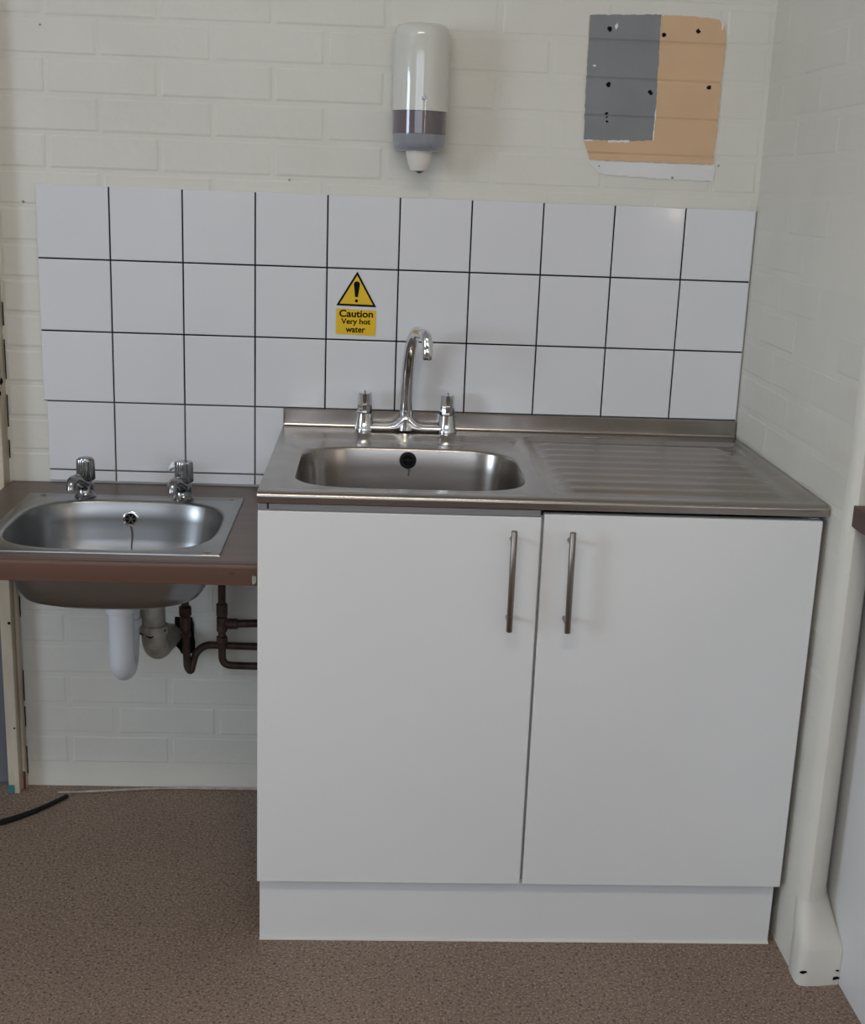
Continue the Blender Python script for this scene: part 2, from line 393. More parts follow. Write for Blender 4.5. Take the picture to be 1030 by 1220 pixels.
# ------------------------------------------------------------------ tiled splashback
ZT, P = 1.3782, .1525
sp = empty('tile_splashback', (-.76, 0, .74), 'white square glazed wall tiles with dark grout above the sinks', 'tiles')
bm = B(); box(bm, -1.5235, -.002, .0032, BY-.0005, ZT-3*P, ZT-.002); obj('grout_bed', bm, M_GROUT, sp)
bm = B(); box(bm, -1.5175, -1.006, .0030, BY-.0005, .745, ZT-3*P); obj('grout_bed', bm, M_GROUTL, sp)
TC = {}
def tile_mesh(w, h):
    k = (round(w, 4), round(h, 4))
    if k not in TC:
        bm = B(); hw, hh = w/2, h/2; e = .0035
        r0 = [(-hw, -hh), (hw, -hh), (hw, hh), (-hw, hh)]
        rings = []
        for ins, y in ((0, .0055), (0, .0010), (.0007, .0002), (.0020, 0.0)):
            rings.append([bm.verts.new((math.copysign(abs(x)-ins, x), y, math.copysign(abs(z)-ins, z))) for x, z in r0])
        for a, b in zip(rings, rings[1:]):
            for i in range(4): bm.faces.new((a[i], a[(i+1) % 4], b[(i+1) % 4], b[i]))
        bm.faces.new(rings[-1]); bm.faces.new(rings[0][::-1]); bmesh.ops.recalc_face_normals(bm, faces=bm.faces)
        me = bpy.data.meshes.new('tile'); bm.to_mesh(me); bm.free(); me.materials.append(M_TILE); TC[k] = me
    return TC[k]
def add_tile(x0, x1, z0, z1, g=.0032):
    w, h = x1-x0-g, z1-z0-g
    o = bpy.data.objects.new('tile', tile_mesh(w, h)); link(o, sp)
    o.location = Vector(((x0+x1)/2, rb.random()*.0003, (z0+z1)/2))-ORG[sp]
    o.rotation_euler = ((rb.random()-.5)*.004, (rb.random()-.5)*.003, (rb.random()-.5)*.006)
XT = [-P*(10-i) for i in range(11)]
for r in range(3):
    for i in range(10): add_tile(XT[i], XT[i+1], ZT-(r+1)*P, ZT-r*P)
for r, (z1, z0) in enumerate(((ZT-3*P, ZT-4*P), (ZT-4*P, .7425))):
    for i in range(3): add_tile(XT[i] + (.006 if i == 0 else 0), XT[i+1], z0, z1)
    add_tile(XT[3], -1.0035, z0, z1)

# caution sticker
def text_mesh(txt, x0, x1, z0, z1, y, m, name, parent, bold=.045):
    cu = bpy.data.curves.new('txt', 'FONT'); cu.body = txt; cu.size = 1; cu.offset = bold*.6; cu.extrude = 0; cu.resolution_u = 4
    t = bpy.data.objects.new('txt', cu); COL.objects.link(t)
    dg = bpy.context.evaluated_depsgraph_get(); dg.update()
    me = bpy.data.meshes.new_from_object(t.evaluated_get(dg))
    bpy.data.objects.remove(t)
    xs = [v.co.x for v in me.vertices]; zs = [v.co.y for v in me.vertices]
    a, b, c, d = min(xs), max(xs), min(zs), max(zs)
    bm = B(); bm.from_mesh(me)
    for v in bm.verts:
        v.co = Vector((x0+(v.co.x-a)/(b-a)*(x1-x0), y, z0+(v.co.y-c)/(d-c)*(z1-z0)))
    ext = bmesh.ops.extrude_face_region(bm, geom=bm.faces[:])
    for g in ext['geom']:
        if isinstance(g, bmesh.types.BMVert): g.co.y -= .0002
    bpy.data.meshes.remove(me)
    return obj(name, bm, m, parent)
SX = lambda u: -.8940+(u-222)*1.625e-4
SZ = lambda v: 1.1465-(v-615)*1.575e-4
sg = empty('caution_sign', (SX(486), -.001, SZ(1015)), 'yellow and black caution very hot water sticker with warning triangle on tile', 'sign')
ys = -.0010
bm = B(); prism(bm, [(SX(222), SZ(612)), (SX(750), SZ(622)), (SX(492), SZ(148))], 'y', ys, ys-.0003); obj('triangle_border', bm, M_BLK, sg)
bm = B(); prism(bm, [(SX(268), SZ(586)), (SX(706), SZ(592)), (SX(492), SZ(200))], 'y', ys-.0003, ys-.0005); obj('triangle_field', bm, M_YEL, sg)
bm = B(); prism(bm, [(SX(468), SZ(492)), (SX(507), SZ(492)), (SX(531), SZ(315)), (SX(518), SZ(288)), (SX(490), SZ(280)), (SX(462), SZ(288)), (SX(449), SZ(315))], 'y', ys-.0005, ys-.0007)
lathe(bm, [(.0034, 0), (.0034, .0002)], (SX(487), ys-.0005, SZ(543)), (0, -1, 0), 16)
obj('exclamation_mark', bm, M_BLK, sg)
bm = B(); prism(bm, [(SX(222), SZ(1000)), (SX(750), SZ(1015)), (SX(750), SZ(668)), (SX(222), SZ(652))], 'y', ys, ys-.0003); obj('text_panel', bm, M_YEL, sg)
for txt, u0, u1, v0, v1 in (('Caution', 264, 712, 668, 768), ('Very hot', 290, 680, 785, 884), ('water', 352, 612, 900, 976)):
    text_mesh(txt, SX(u0), SX(u1), SZ(v1), SZ(v0), ys-.0003, M_BLK, 'lettering', sg)

# ------------------------------------------------------------------ paint patches on the back wall
def ragged(poly, amp, step, seed):
    r = random.Random(seed); out = []
    for (a, b) in zip(poly, poly[1:]+poly[:1]):
        d = Vector((b[0]-a[0], b[1]-a[1])); n = max(2, int(d.length/step)); nn = Vector((-d.y, d.x)).normalized()
        for i in range(n):
            t = i/n; q = Vector(a)+d*t+nn*(r.random()-.5)*2*amp*(0 if i == 0 else 1); out.append((q.x, q.y))
    return out
def patch(name, poly, y0, y1, m, label, amp=.0012, seed=1, edge=True):
    bm = B(); prism(bm, ragged(poly, amp, .006, seed), 'y', y0, y1)
    c = Vector((sum(p[0] for p in poly)/len(poly), y0, min(p[1] for p in poly)))
    return obj(name, bm, m, label=label, cat='paint patch', origin=c)
pe = patch('paint_patch', [(-.386, 1.754), (-.240, 1.760), (-.165, 1.7605), (-.117, 1.757), (-.103, 1.744), (-.0985, 1.712), (-.101, 1.640), (-.100, 1.560), (-.103, 1.468), (-.240, 1.468), (-.366, 1.469), (-.380, 1.508)], BY+.0006, BY-.0012, M_PEACH,
           'peach coloured patch of old wall paint beside and below the grey patch', .0010, 3)
gp = patch('paint_patch', [(-.384, 1.7545), (-.237, 1.7615), (-.2375, 1.725), (-.2345, 1.62), (-.2335, 1.512), (-.300, 1.5095), (-.3815, 1.5085), (-.384, 1.62)], BY-.0012, BY-.0020, M_GREYP,
           'dark grey rectangle of old wall paint with drill holes', .0009, 5)
fp = patch('paint_patch', [(-.372, 1.466), (-.098, 1.468), (-.097, 1.433), (-.25, 1.436), (-.345, 1.4405)], BY+.0006, BY-.0009, M_FILL,
           'brighter white strip of primer just below the peach patch', .0022, 9)
# ragged white edges where the paint was cut back
for k, (poly, par) in enumerate((([(-.236, 1.5125), (-.233, 1.5125), (-.2325, 1.575), (-.2345, 1.575)], gp), ([(-.330, 1.5095), (-.285, 1.5110), (-.285, 1.5065), (-.330, 1.5050)], gp), ([(-.385, 1.5090), (-.362, 1.5090), (-.362, 1.5068), (-.382, 1.5065)], gp),
                                  ([(-.3325, 1.735), (-.327, 1.742), (-.325, 1.735), (-.330, 1.728)], gp), ([(-.112, 1.752), (-.105, 1.747), (-.108, 1.735)], pe), ([(-.372, 1.658), (-.366, 1.658), (-.366, 1.655), (-.372, 1.655)], gp))):
    bm = B(); prism(bm, ragged(poly, .0008, .004, 30+k), 'y', BY-.0011, BY-.0026); obj('flake', bm, M_FLAKE, par)
def hole(par, x, z, y, r=.0056):
    bm = B(); chip(bm, (x, y, z), 'y', r, 1.0, int(abs(x)*1e4)); obj('drill_hole', bm, M_DARK, par)
for x, z in ((-.342, 1.729), (-.337, 1.620), (-.248, 1.608)): hole(gp, x, z, BY-.0020)
for x, z in ((-.229, 1.721), (-.158, 1.732), (-.125, 1.623)): hole(pe, x, z, BY-.0012)
for i, (x, z, s) in enumerate(((-.337, 1.563, .0042), (-.3345, 1.547, .0034), (-.336, 1.556, .0025))):
    bm = B(); chip(bm, (x, BY-.0020, z), 'y', s, .9, 40+i); obj('dark_mark', bm, M_DARK, gp)
for i, (x, z, s, par) in enumerate(((-.345, 1.4565, .0022, fp), (-.187, 1.4385, .0034, fp))):
    bm = B(); chip(bm, (x, BY-.0009, z), 'y', s, .9, 50+i); obj('plugged_hole', bm, mat('filler_grey%d' % i, (.25, .24, .23, 1), .8), par)
# small screw plug marks left in the painted bricks
for i, (x, z, s) in enumerate(((-1.551, 1.340, .004), (-.997, 1.404, .003), (-1.502, 1.690, .003), (-.09, 1.466, .003), (-.72+.35, 1.4, .0))):
    if s: 
        bm = B(); chip(bm, (x, BY+.0006, z), 'y', s, .8, 60+i); obj('plug_mark', bm, MATS['filler_grey0'], wall_back)

# ------------------------------------------------------------------ soap dispenser
DX, DY, DR = -.7295, -.052, .0565
sd = empty('soap_dispenser', (DX, BY, 1.42), 'white wall mounted soap dispenser with grey window above the tiles', 'soap dispenser')
def dsec(bm, prof, yb=BY, n=28):
    """stack of D-shaped sections: prof = (radius, z, ycentre)"""
    rings = []
    for r, z, yc in prof:
        ring = [bm.verts.new((DX-r, yb, z))]
        for i in range(n+1):
            a = math.pi*i/n; ring.append(bm.verts.new((DX-r*math.cos(a), yc-r*1.05*math.sin(a), z)))
        ring.append(bm.verts.new((DX+r, yb, z))); rings.append(ring)
    m = len(rings[0])
    for A, C in zip(rings, rings[1:]):
        for i in range(m): bm.faces.new((A[i], A[(i+1) % m], C[(i+1) % m], C[i]))
    bm.faces.new(rings[0][::-1]); bm.faces.new(rings[-1]); return bm
cov = obj('cover', dsec(B(), [(DR, 1.5485, DY), (DR, 1.69, DY), (DR-.0008, 1.700, DY), (DR-.003, 1.7075, DY+.002), (DR-.007, 1.7125, DY+.005), (DR-.014, 1.7155, DY+.010), (DR-.030, 1.717, DY+.02)]), M_DISP, sd, True, angle=60)
bm = B(); lathe(bm, [(.0045, 0), (.0045, .0012), (.003, .0016)], (DX+.006, DY-DR*1.05+.0002, 1.572), (0, -1, 0), 16); obj('lock', bm, M_RAIL, cov)
obj('smoked_window', dsec(B(), [(DR-.0015, 1.5045, DY), (DR-.0012, 1.5480, DY)]), M_DISPW, sd, True)
obj('soap_level', dsec(B(), [(DR-.018, 1.4705, DY+.004), (DR-.010, 1.4725, DY+.002), (DR-.0055, 1.479, DY), (DR-.0025, 1.490, DY), (DR-.0015, 1.5040, DY)]), M_DISPS, sd, True, angle=60)
nz = Vector((DX+.001, DY-.008, 0))
bm = B(); lathe(bm, [(.0165, 1.432), (.0185, 1.436), (.0215, 1.444), (.0255, 1.458), (.0275, 1.4705)], nz, n=28); noz = obj('nozzle', bm, M_NOZ, sd, True, angle=50)
bm = B(); lathe(bm, [(.003, 1.427), (.0065, 1.430), (.011, 1.4318)], nz+Vector((.002, 0, 0)), n=16); obj('nozzle_tip', bm, mat('dried_soap', (.05, .022, .018, 1), .4), noz, True)

# ------------------------------------------------------------------ sink base unit
XL, XR = -1.0035, -.0115
YD, YF = -.626, -.627          # door faces / steel front
cab = empty('sink_cabinet', (-.505, -.3, 0), 'white two door sink base cabinet with bar handles and plinth', 'cabinet')
bm = B()
for (a, b) in ((XL+.001, XL+.017), (XR-.017, XR-.001)): box(bm, a, b, YD+.021, -.02, .135, .857)
box(bm, XL+.017, XR-.017, YD+.021, -.02, .135, .151); box(bm, XL+.017, XR-.017, -.036, -.02, .151, .857)
box(bm, -.516, -.502, YD+.0205, YD+.06, .151, .85)
obj('carcass', bm, M_DOORW, cab)
bm = B(); box(bm, XL+.019, -.512, YD+.004, YD+.022, .8515, .8625, .001); obj('front_rail', bm, M_RAIL, cab)
bm = B(); box(bm, XL, XL+.016, YD+.004, YD+.022, .8515, .8625, .001); obj('front_rail', bm, M_RAIL, cab)
def cab_door(x0, x1, z0, z1, hx):
    d = obj('door', box(B(), x0, x1, YD, YD+.019, z0, z1, .0012, 2), M_DOORW, cab)
    bm = B(); hx0, hx1 = hx; zt, zb = .8345, .6505; yh = YD-.034
    tube(bm, [(hx1, yh, zb), (hx1, yh, zb+.0008), (hx0, yh, zt-.0008), (hx0, yh, zt)], [.0048, .0055, .0055, .0048], 20)
    hnd = obj('bar_handle', bm, M_BRUSH, d, True, angle=50, label='brushed steel bar handle')
    for z in (zt-.0225, zb+.0165):
        bm = B(); tube(bm, [(hx0, YD-.0002, z), (hx0, yh, z)], .0042, 14)
        obj('handle_post', bm, M_BRUSH, d, True, angle=50)
cab_door(XL, -.5105, .1335, .8505, (-.5605, -.5605))
cab_door(-.5055, XR, .1335, .8565, (-.4590, -.4575))
obj('plinth', box(B(), XL+.003, XR-.004, -.606, -.590, .003, .1325, .001), M_DOORW, cab)
bm = B(); prism(bm, [(-.6065, .0005), (-.6115, .0005), (-.6105, .0030), (-.6065, .0045)], 'x', XL+.003, XR-.004); obj('sealant_bead', bm, M_WALLP, cab)

# ------------------------------------------------------------------ stainless sink top
SXL, SXR = -1.0045, -.0035
ZD = .8845
st = empty('steel_sink_top', (-.505, -.3, .8575), 'stainless steel sit on sink top with one bowl and ribbed drainer', 'sink')
BXC, BYC, BHX, BHY, BN = -.737, -.3755, .2150, .1770, 4.2
YB0, YB1 = -.0135, -.612        # deck back / front
DXS = -.488                     # bowl side / drainer side split
def sup(ang, hx, hy, n):
    c, s = abs(math.cos(ang)), abs(math.sin(ang)); return ((c/hx)**n+(s/hy)**n)**(-1.0/n)
def rect_r(ang, x0, x1, y0, y1):
    c, s = math.cos(ang), math.sin(ang); t = 1e9
    if c > 1e-9: t = min(t, (x1-BXC)/c)
    if c < -1e-9: t = min(t, (x0-BXC)/c)
    if s > 1e-9: t = min(t, (y1-BYC)/s)
    if s < -1e-9: t = min(t, (y0-BYC)/s)
    return t
angs = [2*math.pi*i/120 for i in range(120)]+[math.atan2(y-BYC, x-BXC) % (2*math.pi) for x in (SXL, DXS) for y in (YB0, YB1)]
angs = sorted(set(round(a, 6) for a in angs))
bm = B()
def ring(rf, z): return [bm.verts.new((BXC+math.cos(a)*rf(a), BYC+math.sin(a)*rf(a), z)) for a in angs]
R = []
for ins, z in ((0, ZD), (.020, ZD), (.026, ZD-.0008), (.034, ZD-.0052), (.040, ZD-.006)):
    R.append(ring(lambda a: rect_r(a, SXL+ins*1.4, DXS-ins*.55, YB1+ins*.8, YB0-ins*2.9), z))
for g, z in ((.006, ZD-.006), (.003, ZD-.0066), (.001, ZD-.0084), (0, ZD-.012), (-.004, ZD-.05), (-.009, ZD-.10), (-.014, ZD-.128), (-.024, ZD-.146), (-.042, ZD-.157), (-.075, ZD-.161)):
    R.append(ring(lambda a: sup(a, BHX+g, BHY+g, BN if g > -.03 else 3.2), z))
for rr, z in ((.046, ZD-.165), (.042, ZD-.168)): R.append(ring(lambda a: rr, z))
n = len(angs)
for A, C in zip(R, R[1:]):
    for i in range(n): bm.faces.new((A[i], A[(i+1) % n], C[(i+1) % n], C[i]))
bm.faces.new(R[-1])
def sst(a, b, x): 
    t = min(1, max(0, (x-a)/(b-a))); return t*t*(3-2*t)
def deck_h(x, y):
    m = sst(DXS+.004, DXS+.016, x)*(1-sst(SXR-.030, SXR-.016, x))*sst(YB1+.018, YB1+.032, y)*(1-sst(-.090, -.070, y))
    h = -.006*m
    k = (y+.560)/.056
    if 0 < k < 8:
        fr = k-math.floor(k); prof = max(0, math.sin(math.pi*fr))**2 if True else 0
        ends = sst(DXS+.022, DXS+.045, x)*(1-sst(SXR-.075, SXR-.045, x))
        h += .0062*prof*ends*m
    return h
NX, NY = 60, 150; grid = []
for i in range(NX+1):
    x = DXS+(SXR-DXS)*i/NX
    grid.append([bm.verts.new((x, YB1+(YB0-YB1)*j/NY, ZD+deck_h(x, YB1+(YB0-YB1)*j/NY))) for j in range(NY+1)])
for i in range(NX):
    for j in range(NY): bm.faces.new((grid[i][j], grid[i+1][j], grid[i+1][j+1], grid[i][j+1]))
deck = obj('deck', bm, M_STEEL, st, True, angle=50)
# rolled front edge, upstand, side flanges
bm = B(); prism(bm, [(YB1, ZD), (YB1-.006, ZD-.0002), (YB1-.011, ZD-.0018), (YB1-.0142, ZD-.0048), (YF+.0002-.0004, ZD-.0085), (YF, ZD-.0135), (YF+.0004, ZD-.0195), (YF+.003, ZD-.0205), (YF+.006, ZD-.0195), (YB1, ZD-.006)], 'x', SXL, SXR)
obj('front_edge', bm, M_STEEL, st, True, angle=35)
bm = B(); prism(bm, [(YB0, ZD), (-.0118, ZD+.0012), (-.0105, ZD+.004), (-.0095, ZD+.034), (-.0080, ZD+.0362), (-.001, ZD+.0365), (-.001, ZD-.01), (YB0, ZD-.006)], 'x', SXL+.002, SXR)
obj('upstand', bm, M_STEEL, st, True, angle=12)
for x, s in ((SXL, 1), (SXR, -1)):
    bm = B(); box(bm, min(x, x+s*.0012), max(x, x+s*.0012), YB1, YB0, ZD-.021, ZD-.0002); obj('side_flange', bm, M_STEEL, st)
# overflow and waste
oc = Vector((-.735, BYC+BHY-.0052, ZD-.030))
bm = B(); lathe(bm, [(.0175, -.002), (.0175, .0015), (.015, .003), (.0125, .003), (.0115, .0005)], oc, (0, -1, .08), 28, cap=False); ov = obj('overflow', bm, M_RUBBER, deck, True)
bm = B(); lathe(bm, [(.0120, 0), (.0118, .0008)], oc, (0, -1, .08), 24); obj('overflow_grille', bm, M_DARK, deck)
bm = B()
lathe(bm, [(.0030, .0008), (.0030, .0035)], oc, (0, -1, .08), 12); box(bm, oc.x-.011, oc.x+.011, oc.y-.003, oc.y-.001, oc.z-.001, oc.z+.001)
obj('overflow_cross', bm, M_RUBBER, deck)
bm = B(); lathe(bm, [(.040, 0), (.040, .002), (.030, .001), (.028, -.002)], (BXC, BYC, ZD-.168), n=32); obj('waste', bm, M_CHROME, deck, True)

# ------------------------------------------------------------------ bridge mixer tap
TY, TXC, TH = -.043, -.738, .0895
TZ = ZD
mx = empty('mixer_tap', (TXC, TY, TZ), 'chrome two handle bridge mixer tap with swan neck spout', 'tap')
# bridge body: two flared feet joined by a low bar that rises to the spout socket
bm = B(); n = 40; secs = []
for i in range(n+1):
    u = -1+2*i/n; x = TXC+u*.091
    rise = math.exp(-(u/.20)**2)
    hz = .0120+.030*rise; wy = .0155+.0005*rise
    ring_ = []
    for k in range(20):
        a = 2*math.pi*k/20; cy, cz = math.cos(a), math.sin(a)
        yy = math.copysign(abs(cy)**.75, cy)*wy; zz = math.copysign(abs(cz)**.75, cz)
        z = TZ+.002+hz*(zz+1)/2
        ring_.append(bm.verts.new((x, TY+yy, z)))
    secs.append(ring_)
for A, C in zip(secs, secs[1:]):
    for k in range(20): bm.faces.new((A[k], A[(k+1) % 20], C[(k+1) % 20], C[k]))
bm.faces.new(secs[0]); bm.faces.new(secs[-1][::-1])
for s in (-1, 1):
    lathe(bm, [(.0215, 0), (.0220, .003), (.0205, .006), (.0185, .018), (.0168, .030), (.0160, .0385)], (TXC+s*TH, TY, TZ), n=32)
lathe(bm, [(.0190, .004), (.0165, .020), (.0150, .034), (.0150, .046)], (TXC, TY, TZ), n=32)
obj('bridge_body', bm, M_CHROME, mx, True, angle=45)
for s in (-1, 1):
    c = (TXC+s*TH, TY, TZ)
    bm = B(); lathe(bm, [(.0150, .0385), (.0150, .0398)], c, n=24); obj('valve_gap', bm, M_DARK, mx)
    bm = B(); lathe(bm, [(.0158, .0398), (.0163, .0415), (.0155, .060), (.0148, .0805), (.0138, .0825)], c, n=12); h = obj('tap_handle', bm, M_CHROME, mx, True, angle=20)
    bm = B(); prism(bm, [(TY-.0165, TZ+.060), (TY-.0175, TZ+.082), (TY-.012, TZ+.0885), (TY+.010, TZ+.0885), (TY+.010, TZ+.080), (TY-.008, TZ+.072)], 'x', c[0]-.0022, c[0]+.0022); obj('lever_fin', bm, M_CHROME, h)
    bm = B(); box(bm, c[0]-.0035, c[0]+.0035, TY-.0160, TY-.0135, TZ+.066, TZ+.0795); obj('lever_slot', bm, M_DARK, h)
sp_o = Vector((-.7005, -.150, 1.056))
pts = [Vector((TXC, TY, TZ+.040)), Vector((TXC, TY, TZ+.075))]+bez((TXC, TY, TZ+.085), (TXC+.002, TY-.004, TZ+.185), (TXC+.010, TY-.030, TZ+.222), (TXC+.020, TY-.062, TZ+.222), 18)[0:]
pts += bez((TXC+.020, TY-.062, TZ+.222), (TXC+.030, TY-.092, TZ+.222), (sp_o.x, sp_o.y, sp_o.z+.055), (sp_o.x, sp_o.y, sp_o.z+.018), 14)[1:]
rad = [.0138, .0138]+[.0140-.0032*i/32 for i in range(len(pts)-2)]
bm = B(); tube(bm, pts, rad, 28); obj('spout', bm, M_CHROME, mx, True, angle=50)
bm = B(); lathe(bm, [(.0098, 0), (.0108, .002), (.0112, .008), (.0116, .0085), (.0120, .020), (.0110, .0225)], sp_o, n=28); aer = obj('aerator', bm, M_CHROME, mx, True, angle=30)
bm = B(); lathe(bm, [(.0092, -.0004), (.0092, .001)], sp_o, n=24); obj('aerator_mesh', bm, M_DARK, aer)

# ------------------------------------------------------------------ wood counter with the inset basin
CT, CB, CYF = .7405, .699, -.582
CX0, CX1 = -1.5995, -1.0075
HX0, HX1, HY0, HY1 = -1.512, -1.098, -.525, -.128       # cut-out under the basin rim
ct = empty('basin_counter', (-1.30, -.3, CB), 'brown wood laminate counter holding the small basin', 'counter')
bm = B()
box(bm, CX0, HX0, CYF+.002, -.0005, CB, CT, 0); box(bm, HX1, CX1, CYF+.002, -.0005, CB, CT)
box(bm, HX0, HX1, HY1, -.0005, CB, CT); box(bm, HX0, HX1, CYF+.002, HY0, CB, CT)
obj('top_slab', bm, M_WOOD, ct)
bm = B(); prism(bm, [(CYF+.002, CB), (CYF, CB+.001), (CYF, CT-.010), (CYF+.001, CT-.005), (CYF+.0035, CT-.0015), (CYF+.0085, CT+.0004), (CYF+.0085, CT), (CYF+.002, CT-.004)], 'x', CX0, CX1); obj('front_edge', bm, M_WOODF, ct, True)
bm = B(); chip(bm, (CX1-.0055, CYF-.0002, .711), 'y', .0045, 2.4, 71); obj('worn_chip', bm, M_PVCOLD, ct)
bm = B(); chip(bm, (CX1-.046, CYF-.0002, .7225), 'y', .008, .35, 72); obj('worn_chip', bm, M_WOODR, ct)
bm = B(); chip(bm, (-1.024, -.135, CT), 'z', .012, .35, 73); obj('worn_chip', bm, M_WOODF, ct)

bs = empty('inset_basin', (-1.303, -.33, CB), 'small rectangular stainless steel basin set into the wood counter', 'basin')
bx, by, bhx, bhy, bnn = -1.304, -.3425, .2000, .1790, 3.3
OX0, OX1, OY0, OY1 = -1.530, -1.079, -.543, -.117
ZR = CT+.0035
def rrect_r(a):
    c, s = math.cos(a), math.sin(a); t = 1e9
    if c > 1e-9: t = min(t, (OX1-bx)/c)
    if c < -1e-9: t = min(t, (OX0-bx)/c)
    if s > 1e-9: t = min(t, (OY1-by)/s)
    if s < -1e-9: t = min(t, (OY0-by)/s)
    return t
an = sorted(set(round(a, 6) for a in [2*math.pi*i/120 for i in range(120)]+[math.atan2(y-by, x-bx) % (2*math.pi) for x in (OX0, OX1) for y in (OY0, OY1)]))
bm = B()
def rg(rf, z): return [bm.verts.new((bx+math.cos(a)*rf(a), by+math.sin(a)*rf(a), z)) for a in an]
R = [rg(lambda a: rrect_r(a), CT+.0002), rg(lambda a: rrect_r(a)-.0008, ZR-.0008), rg(lambda a: rrect_r(a)-.003, ZR)]
for g, z in ((.008, ZR), (.004, ZR-.0004), (.001, ZR-.0025), (-.001, ZR-.006), (-.005, ZR-.04), (-.011, ZR-.08), (-.018, ZR-.105), (-.030, ZR-.124), (-.050, ZR-.134), (-.080, ZR-.138)):
    R.append(rg(lambda a: sup(a, bhx+g, bhy+g, bnn if g > -.04 else 2.8), z))
for rr, z in ((.040, ZR-.142), (.036, ZR-.145)): R.append(rg(lambda a: rr, z))
n = len(an)
for A, C in zip(R, R[1:]):
    for i in range(n): bm.faces.new((A[i], A[(i+1) % n], C[(i+1) % n], C[i]))
bm.faces.new(R[-1])
bowl = obj('bowl', bm, M_STEELB, bs, True, angle=50)
oc = Vector((-1.3095, by+bhy-.0062, ZR-.038))
bm = B(); lathe(bm, [(.0165, -.002), (.0165, .002), (.014, .0035), (.011, .0032), (.0095, .0008)], oc, (0, -1, .12), 28, cap=False); obj('overflow', bm, M_CHROME, bowl, True)
bm = B(); lathe(bm, [(.0100, .0002), (.0098, .0010)], oc, (0, -1, .12), 24); obj('overflow_hole', bm, M_DARK, bowl)
bm = B()
for i in range(3):
    d = Vector((math.cos(i*math.pi/3), 0, math.sin(i*math.pi/3)))*.0095; tube(bm, [oc+d+Vector((0, -.002, 0)), oc-d+Vector((0, -.002, 0))], .0008, 6)
obj('overflow_grille', bm, M_CHROMED, bowl)
def drip(parent, cx, byy, bh, ztop, prof, z0, z1, w):
    """thin water stain running down the bowl's back wall"""
    def gy(z):
        for (g0, a0), (g1, a1) in zip(prof, prof[1:]):
            if a1 <= z <= a0: return byy+bh+g0+(g1-g0)*(a0-z)/(a0-a1)
        return byy+bh+prof[-1][0]
    bm = B(); L = []
    for i in range(9):
        t = i/8; z = z0+(z1-z0)*t; ww = w*(1-.45*t); dx = .0018*math.sin(5*t)+.004*t
        L.append([bm.verts.new((cx+dx-ww, gy(z)-.0007, z)), bm.verts.new((cx+dx+ww, gy(z)-.0007, z)), bm.verts.new((cx+dx, gy(z)+.0006, z))])
    for A, C in zip(L, L[1:]):
        for k in range(3): bm.faces.new((A[k], A[(k+1) % 3], C[(k+1) % 3], C[k]))
    bm.faces.new(L[0]); bm.faces.new(L[-1])
    obj('water_stain', bm, M_STAIN, parent, label='dark drip stain below the overflow')
drip(bowl, oc.x, by, bhy, ZR, [(-.001, ZR-.006), (-.005, ZR-.04), (-.011, ZR-.08), (-.018, ZR-.105), (-.030, ZR-.124)], ZR-.054, ZR-.104, .0026)
drip(deck, -.735, BYC, BHY, ZD, [(0, ZD-.012), (-.004, ZD-.05), (-.009, ZD-.10)], ZD-.047, ZD-.064, .0024)
bm = B(); lathe(bm, [(.034, 0), (.034, .002), (.026, .001), (.024, -.002)], (bx, by, ZR-.145), n=28); obj('waste', bm, M_CHROME, bowl, True)
for x, y in ((-1.497, -.135), (-1.105, -.137), (-1.103, -.528), (-1.497, -.528)):
    bm = B(); lathe(bm, [(.0062, 0), (.0060, .0012), (.004, .0020), (.0015, .0012)], (x, y, ZR), n=14); obj('rim_screw', bm, M_CHROMED, bowl)

# pillar taps
def pillar_tap(x, label, flip):
    y, z = -.1405, ZR
    t = empty('pillar_tap', (x, y, z), label, 'tap', 'pillar taps on the small basin')
    bm = B(); lathe(bm, [(.0220, 0), (.0225, .003), (.0205, .006), (.0180, .0085), (.0165, .020), (.0175, .028), (.0150, .034), (.0130, .040)], (x, y, z), n=28); obj('body', bm, M_CHROMED, t, True, angle=40)
    bm = B(); pts = bez((x, y+.004, z+.020), (x-.002, y-.030, z+.040), (x-.005, y-.060, z+.056), (x-.008, y-.079, z+.051), 12)+[Vector((x-.0085, y-.0855, z+.046)), Vector((x-.0085, y-.088, z+.034))]
    tube(bm, pts, [.0125]*4+[.0110]*5+[.0100]*4+[.0100, .0090], 20); obj('spout', bm, M_CHROMED, t, True, angle=50)
    bm = B(); lathe(bm, [(.0150, .036), (.0185, .039), (.0188, .046), (.0182, .076), (.0170, .081)], (x+.002, y, z), n=48, flute=(8, .06)); h = obj('fluted_handle', bm, M_CHROMED, t, True, angle=35)
    if flip:
        bm = B(); lathe(bm, [(.0100, 0), (.0105, .0015), (.0095, .004)], (x-.020, y-.004, z+.070), (-.75, -.35, .55), 20); obj('cap_disc', bm, M_CHROME, h, True)
        bm = B(); box(bm, x-.016, x-.008, y-.007, y-.002, z+.058, z+.066, .001); obj('cap_hinge', bm, M_CHROMED, h)
    else:
        bm = B(); lathe(bm, [(.0150, .081), (.0145, .0832), (.010, .0845)], (x+.002, y, z), n=24); obj('cap_disc', bm, M_CHROMED, h, True)
pillar_tap(-1.4085, 'left pillar tap of the small basin with its cap in place', False)
pillar_tap(-1.2045, 'right pillar tap of the small basin with its cap disc flipped open', True)

